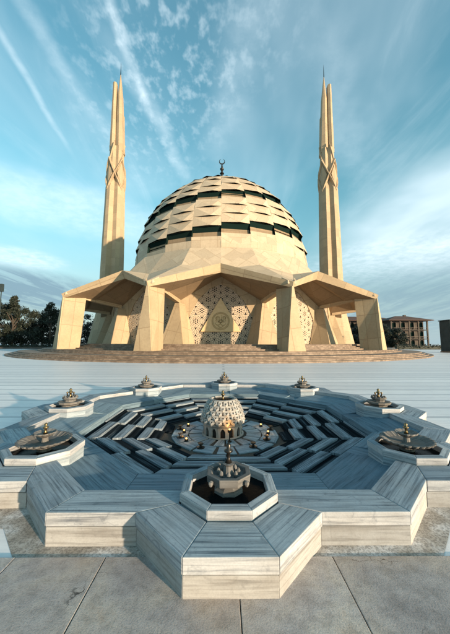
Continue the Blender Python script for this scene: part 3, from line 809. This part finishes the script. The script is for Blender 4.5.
        for (sa, sb, ty) in rows:
            sa = max(sa, sA); sb = min(sb, Ltop)
            if sb-sa < .1: continue
            ra, za = at(sa); rb_, zb = at(sb)
            if ty == 0:
                e = 1.0
                gz.face([pol(ra-e, a0, za-.1), pol(ra-e, a1, za-.1), pol(rb_-.15, a1, zb), pol(rb_-.15, a0, zb)])
                gz.face([pol(ra-e, a0, za), pol(ra, a0, za), pol(rb_-.0, a0, zb)]); gz.face([pol(ra-e, a1, za), pol(ra, a1, za), pol(rb_, a1, zb)])
                cl.face([pol(ra+.0, a0, za), pol(ra, a1, za), pol(ra-e, a1, za-.12), pol(ra-e, a0, za-.12)])
            else:
                out = .60*min(1.0, (sb-sa)/rowh); k_ = .42*(sb-sa)/rowh
                TL, TR, BL, BR = pol(rb_, a0, zb), pol(rb_, a1, zb), pol(ra+.02, a0, za), pol(ra+.02, a1, za)
                am2 = am+2.0
                Mq = pol((ra*cos(radians(7.5)))+out, am2, za-.05)
                TM = pol(rb_*cos(radians(7.5)), am2, zb)
                if first:
                    Mq = pol(ra*cos(radians(7.5)), am2, za)
                cl.face([TL, BL, Mq]); cl.face([TL, Mq, TR]); cl.face([TR, Mq, BR])
                if not first: 
                    gz.face([BL, Mq, pol(ra-.6, a0, za+.35)]); gz.face([Mq, BR, pol(ra-.6, a1, za+.35)])
                    gz.face([Mq, pol(ra-.6, a0, za+.35), pol(ra-.6, a1, za+.35)])
            first = False
    dm = cl.build('dome', M_roof, MQ, weld=False, normals=False)
    gz.build('dome_glazing', M_glass, dm, weld=False, normals=False)
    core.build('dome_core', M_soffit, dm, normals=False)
    rt, zt = prof[-1]; b = MB()
    b.lathe([(rt+.25, zt-.25), (rt+.25, zt+.1), (rt-.3, zt+.35), (0, zt+2.0)], 24); b.build('dome_cap', M_bronze, dm)
    b = MB(); z = zt+4.2
    b.lathe([(.9, z-2.6), (.32, z-1.9), (.25, z-.2), (.6, z), (.35, z+.4), (.22, z+.8), (.5, z+1.15), (.55, z+1.4), (.3, z+1.75), (.15, z+2.0), (.28, z+2.2), (.15, z+2.4), (.10, z+2.75)], 16)
    n = 22; cz = z+3.45; Ro = .80
    pts_o = []; pts_i = []
    for i in range(n+1):
        a = radians(90+28+(360-56)*i/n); w = .17*sin(pi*i/n)+.01
        pts_o.append((Ro*cos(a), Ro*sin(a))); pts_i.append(((Ro-w*1.6)*cos(a), (Ro-w*1.6)*sin(a)))
    for i in range(n):
        q = [pts_o[i], pts_o[i+1], pts_i[i+1], pts_i[i]]
        b.hull([(x, -.08, cz+y) for x, y in q], [(x, .08, cz+y) for x, y in q])
    b.build('crescent_finial', M_bronze, dm)
ZONE_START, ROWH, ROWOFF = 4.6, 2.2, 5.5
mosque()

# ------------------------------------------------------------------ minarets
def minaret(x, y, mir, label):
    t = thing('minaret', label, 'minaret', (x, y, .9), group='stone minarets flanking the dome')
    sx = -1 if mir else 1
    def ring(r, z, ph=0, flat=1.0, n=16, groove=.70, dx=0):
        out = []
        for i in range(n):
            a = 2*pi*(i+.5)/n+ph; q = r*(1 if (i % 4) else groove)
            out.append((sx*(q*cos(a)+dx), q*sin(a)*flat, z))
        return out
    def loft(rings, name, m=M_mina):
        b = MB()
        for A, B in zip(rings, rings[1:]):
            for i in range(len(A)): j = (i+1) % len(A); b.face([A[i], A[j], B[j], B[i]], axis=Vector((B[i][0]-A[i][0]+.001, 0, 0)) if False else Vector((1, .3, 0)))
        b.face(rings[0][::-1]); b.face(rings[-1]); return b.build(name, m, t)
    loft([ring(6.6, 0), ring(4.0, 12.5)], 'base')
    loft([ring(3.9, 12.5), ring(3.55, 36), ring(3.2, 53.5)], 'shaft')
    # knot: interlaced folded diamonds round a core
    loft([ring(2.9, 53.4), ring(2.6, 60), ring(2.3, 68.5)], 'knot_core')
    b = MB()
    def Q(a, r, z): return (sx*r*cos(a), r*sin(a), z)
    def ribbon(a0, z0, a1, z1, w, r0=2.85, r1=3.35):
        n = 3
        for i in range(n):
            f0, f1 = i/n, (i+1)/n
            A0, A1 = a0+(a1-a0)*f0, a0+(a1-a0)*f1; Z0, Z1 = z0+(z1-z0)*f0, z0+(z1-z0)*f1
            b.face([Q(A0, r0-.3, Z0-w), Q(A1, r0-.3, Z1-w), Q(A1, r1, Z1-w*.25), Q(A0, r1, Z0-w*.25)])
            b.face([Q(A0, r1, Z0-w*.25), Q(A1, r1, Z1-w*.25), Q(A1, r1, Z1+w*.25), Q(A0, r1, Z0+w*.25)])
            b.face([Q(A0, r1, Z0+w*.25), Q(A1, r1, Z1+w*.25), Q(A1, r0-.3, Z1+w), Q(A0, r0-.3, Z0+w)])
    for i in range(4):
        a = i*pi/2+pi/4+.2
        ribbon(a, 52.5, a+pi/4, 58.0, .9); ribbon(a, 52.5, a-pi/4, 58.0, .9)
        ribbon(a+pi/4, 58.0, a, 63.5, .9, 2.7, 3.2); ribbon(a-pi/4, 58.0, a, 63.5, .9, 2.7, 3.2)
        ribbon(a, 63.5, a+pi/5, 69.5, .7, 2.4, 2.75)
        b.face([Q(a, 2.95, 54.0), Q(a+pi/6, 3.0, 58.0), Q(a, 2.85, 62.0)]); b.face([Q(a, 2.95, 54.0), Q(a-pi/6, 3.0, 58.0), Q(a, 2.85, 62.0)])
    b.build('knot', M_mina, t)
    # three blades of different heights rising out of the knot
    def blade(cx, cy, w, d, z0, z1, tx, tip, name, m=M_mina):
        A = [(sx*(cx-w), cy-d*.6, z0), (sx*cx, cy-d, z0), (sx*(cx+w), cy-d*.6, z0), (sx*(cx+w), cy+d, z0), (sx*(cx-w), cy+d, z0)]
        k = .62; B = [(sx*(tx-w*k), cy*.6-d*.6*k, z1), (sx*tx, cy*.6-d*k, z1), (sx*(tx+w*k), cy*.6-d*.6*k, z1), (sx*(tx+w*k), cy*.6+d*k, z1), (sx*(tx-w*k), cy*.6+d*k, z1)]
        bb = MB(); bb.face(A[::-1])
        for i in range(5): j = (i+1) % 5; bb.face([A[i], A[j], B[j], B[i]], axis=Vector((1, .3, 0)))
        if tip:
            for i in range(5): j = (i+1) % 5; bb.face([B[i], B[j], tip])
        else: bb.face(B)
        bb.build(name, m, t)
    blade(-1.25, -.3, .95, 1.5, 67, 93.2, -1.55, None, 'blade')
    blade(1.1, -.1, 1.2, 1.6, 67, 88, .35, (sx*.1, 0, 98.0), 'blade')
    blade(.0, 1.3, 2.0, .9, 67, 81.5, .4, None, 'blade')
    b = MB(); b.lathe([(.10, 96), (.16, 97), (.06, 100.5), (0, 102.0)], 8, (sx*.1, 0)); b.build('needle', M_bronze, t)
    return t
MINY = 90
minaret(-37.1, MINY, False, 'tall slender stone minaret with knotted waist, left of the dome')
minaret(36.3, MINY, True, 'tall slender stone minaret with knotted waist, right of the dome')

# ------------------------------------------------------------------ trees
def make_tree(h, cr, seed, label, x, y, conifer=False, lowcrown=False):
    rr = random.Random(seed); t = thing('tree', label, 'tree', (x, y, 0), group='dark trees beyond the plaza')
    b = MB(); hh = h*.55
    def limb(p, q, r0, r1, n=7):
        p, q = Vector(p), Vector(q); d = (q-p).normalized(); u = d.orthogonal().normalized(); v = d.cross(u)
        A = [p+(u*cos(2*pi*i/n)+v*sin(2*pi*i/n))*r0 for i in range(n)]; B = [q+(u*cos(2*pi*i/n)+v*sin(2*pi*i/n))*r1 for i in range(n)]
        for i in range(n): j = (i+1) % n; b.face([A[i], A[j], B[j], B[i]])
    limb((0,0,-.1), (rr.uniform(-.3,.3), 0, hh), h*.028, h*.014)
    for i in range(7):
        a = rr.uniform(0, 2*pi); z = hh*rr.uniform(.4, 1); limb((0,0,z), (cr*.6*cos(a), cr*.6*sin(a), z+h*.22), h*.012, h*.004)
    b.build('trunk', M_bark, t)
    b = MB(); cl = []
    nC = 46
    for i in range(nC):
        q = rr.random(); z = h*(.10+.86*q) if lowcrown else h*(.28+.68*q)
        wmax = cr*(1-q)**.6 if conifer else cr*(sin(pi*min(1, q*.85+.16))**.7)
        a = rr.uniform(0, 2*pi); r = wmax*sqrt(rr.random())
        cl.append((r*cos(a), r*sin(a), z, cr*rr.uniform(.16, .34)))
    for cx, cy, cz, cs in cl:
        for j in range(130):
            d = Vector((rr.gauss(0,1), rr.gauss(0,1), rr.gauss(0,.8))); d.normalize(); d *= cs*rr.random()**.4
            p = Vector((cx, cy, cz))+d; u = Vector((rr.uniform(-1,1), rr.uniform(-1,1), rr.uniform(-.6,.6))).normalized(); v = u.orthogonal().normalized(); s_ = rr.uniform(.16, .38)
            b.face([p-u*s_, p+v*s_*.5, p+u*s_, p-v*s_*.5], off=(0,0))
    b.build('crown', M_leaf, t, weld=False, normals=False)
    return t
def px2x(px, dep): return CAMX+(px-225)/F_PX*dep*1.0-.0085*dep*0+ .0085*dep
tl = [(-4, 97, 17, 6, 0, 'dark broad tree cut by the left edge of the photo'), (7, 104, 16.5, 5.5, 0, 'dark rounded tree second from the left edge'), (14, 96, 18.5, 3.8, 1, 'pointed dark tree rising above its neighbours on the left'),
      (24, 108, 15.5, 6, 0, 'dark bushy tree in the middle of the left row'), (35, 98, 13, 5.5, 0, 'low dark bushy tree in the left row'), (44, 104, 14, 5, 0, 'dark tree with thin top left of the outer column'),
      (51, 99, 16.5, 4.5, 0, 'tall dark tree beside the leftmost column'), (61, 112, 15, 6, 0, 'dark tree standing just behind the leftmost column'), (76, 116, 13, 6, 0, 'dark tree seen under the left canopy'), (88, 118, 14, 6, 0, 'dark tree seen under the left canopy beside the minaret foot')]
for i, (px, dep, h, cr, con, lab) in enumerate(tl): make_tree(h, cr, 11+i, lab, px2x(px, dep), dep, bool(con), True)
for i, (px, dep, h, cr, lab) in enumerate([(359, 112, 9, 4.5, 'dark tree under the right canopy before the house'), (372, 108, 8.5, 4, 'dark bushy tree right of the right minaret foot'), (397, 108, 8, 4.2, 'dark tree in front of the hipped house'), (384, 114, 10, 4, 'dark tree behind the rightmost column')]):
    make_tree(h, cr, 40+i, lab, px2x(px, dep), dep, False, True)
# hedges
def hedge(x0, x1, y, h, label, seed):
    rr = random.Random(seed); b = MB(); n = int((x1-x0)*60)
    b.box(((x0+x1)/2, y, h*.4), (x1-x0, 1.0, h*.8))
    for i in range(n):
        p = Vector((rr.uniform(x0, x1), y+rr.uniform(-.8, .8), h*(.1+.9*rr.random()**.6)+.3*sin(i))); u = Vector((rr.uniform(-1,1), rr.uniform(-1,1), rr.uniform(-1,1))).normalized(); v = u.orthogonal().normalized(); s_ = rr.uniform(.12, .3)
        b.face([p-u*s_, p+v*s_*.6, p+u*s_, p-v*s_*.6], off=(0,0))
    tag(b.build('hedge', M_leaf, weld=False, normals=False), label, 'hedge')
hedge(px2x(396, 92), px2x(452, 92), 92, 1.5, 'low dark clipped hedge in front of the hipped house', 3)
hedge(px2x(-12, 92), px2x(58, 92), 92, 1.1, 'low dark hedge at the foot of the left trees', 4)
b = MB(); b.box((px2x(22, 88), 88, .3), (px2x(58, 88)-px2x(-14, 88), .5, .6)); tag(b.build('low_wall', M_plaster), 'low beige wall along the plaza edge before the left trees', 'wall')

# ------------------------------------------------------------------ houses
def house(x0, x1, y0, y1, h, label, storeys=3, bays=7):
    cx, cy = (x0+x1)/2, (y0+y1)/2; w, d = x1-x0, y1-y0
    t = thing('house', label, 'house', (cx, cy, 0), group='houses beyond the plaza')
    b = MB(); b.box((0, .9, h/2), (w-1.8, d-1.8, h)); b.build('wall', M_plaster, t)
    sh = h/storeys
    for s_ in range(1, storeys+1):
        b = MB(); b.box((0, 0, s_*sh-.15), (w, d, .3)); b.build('balcony_slab', M_plaster, t)
    bw = w/bays
    for i in range(bays+1):
        b = MB(); b.box((-w/2+.3+i*(w-.6)/bays, -d/2+.3, h/2-.15), (.55, .55, h-.3)); b.build('pillar', M_plaster, t)
    for s_ in range(storeys):
        for i in range(bays):
            xc = -w/2+.3+(i+.5)*(w-.6)/bays
            b = MB(); b.box((xc, -d/2+1.74, s_*sh+sh*.45), (bw*.62, .1, sh*.72)); wn = b.build('window', M_shutter, t)
            b = MB(); b.box((xc, -d/2+1.68, s_*sh+sh*.45), (bw*.5, .06, sh*.6)); b.build('pane', M_glass, wn)
            if s_:
                b = MB()
                for j in range(9): b.box((xc-bw*.42+bw*.84*j/8, -d/2+.12, s_*sh+.5), (.06, .06, 1.0))
                b.box((xc, -d/2+.12, s_*sh+1.0), (bw*.86, .09, .09)); b.build('balcony_railing', M_shutter, t)
    e = 1.6; hr = 2.6
    A = [(-w/2-e, -d/2-e, h), (w/2+e, -d/2-e, h), (w/2+e, d/2+e, h), (-w/2-e, d/2+e, h)]; r0, r1 = (-w/2+d/2, 0, h+hr), (w/2-d/2, 0, h+hr)
    b = MB(); A2 = [(p[0], p[1], h+.25) for p in A]
    b.face(A[::-1])
    for i in range(4): b.face([A[i], A[(i+1) % 4], A2[(i+1) % 4], A2[i]])
    b.face([A2[0], A2[1], r1, r0]); b.face([A2[2], A2[3], r0, r1]); b.face([A2[1], A2[2], r1]); b.face([A2[3], A2[0], r0])
    rf = b.build('roof', M_tile, t)
    b = MB(); b.box((w*.15, 1, h+hr*.8), (1, 1, 2.2)); b.build('chimney', M_plaster, rf)
house(px2x(392, 122), px2x(430, 122), 122, 134, 12.2, 'three-storey hipped-roof house with pillared balconies at the right', 3, 4)
house(px2x(343, 134), px2x(395, 134), 134, 145, 13.0, 'long dark hipped-roof house half hidden behind the right column', 3, 7)

# edge-of-frame objects
t = thing('metal_kiosk', 'dark green metal kiosk cut by the right edge of the photo', 'kiosk', (px2x(446.5, 61)+1.6, 61, 0))
b = MB(); b.box((0, 0, 3.5), (3.2, 3.0, 7.0)); b.build('body', M_pylon, t, .05)
b = MB(); b.box((0, 0, .12), (3.4, 3.2, .3)); b.build('base', M_step, t)
b = MB(); b.box((0, 0, 7.15), (3.5, 3.3, .24)); b.build('roof', M_pylon, t, .04)
b = MB(); b.box((-.1, -1.53, 1.6), (1.3, .06, 2.6)); dr = b.build('door', M_pylon, t, .02)
b = MB(); b.box((.4, -1.60, 1.6), (.06, .08, .3)); b.build('handle', M_brass, dr)
t = thing('lamp_post', 'dark lamp post at the left edge of the photo', 'lamp post', (px2x(-.2, 85), 85, 0))
b = MB(); b.lathe([(.35, 0), (.35, .5), (.2, .7), (.14, 18)], 12); b.build('pole', M_pylon, t)
b = MB(); b.box((0, 0, 19), (.9, .9, 2.4)); b.build('lamp_head', M_pylon, t, .05)
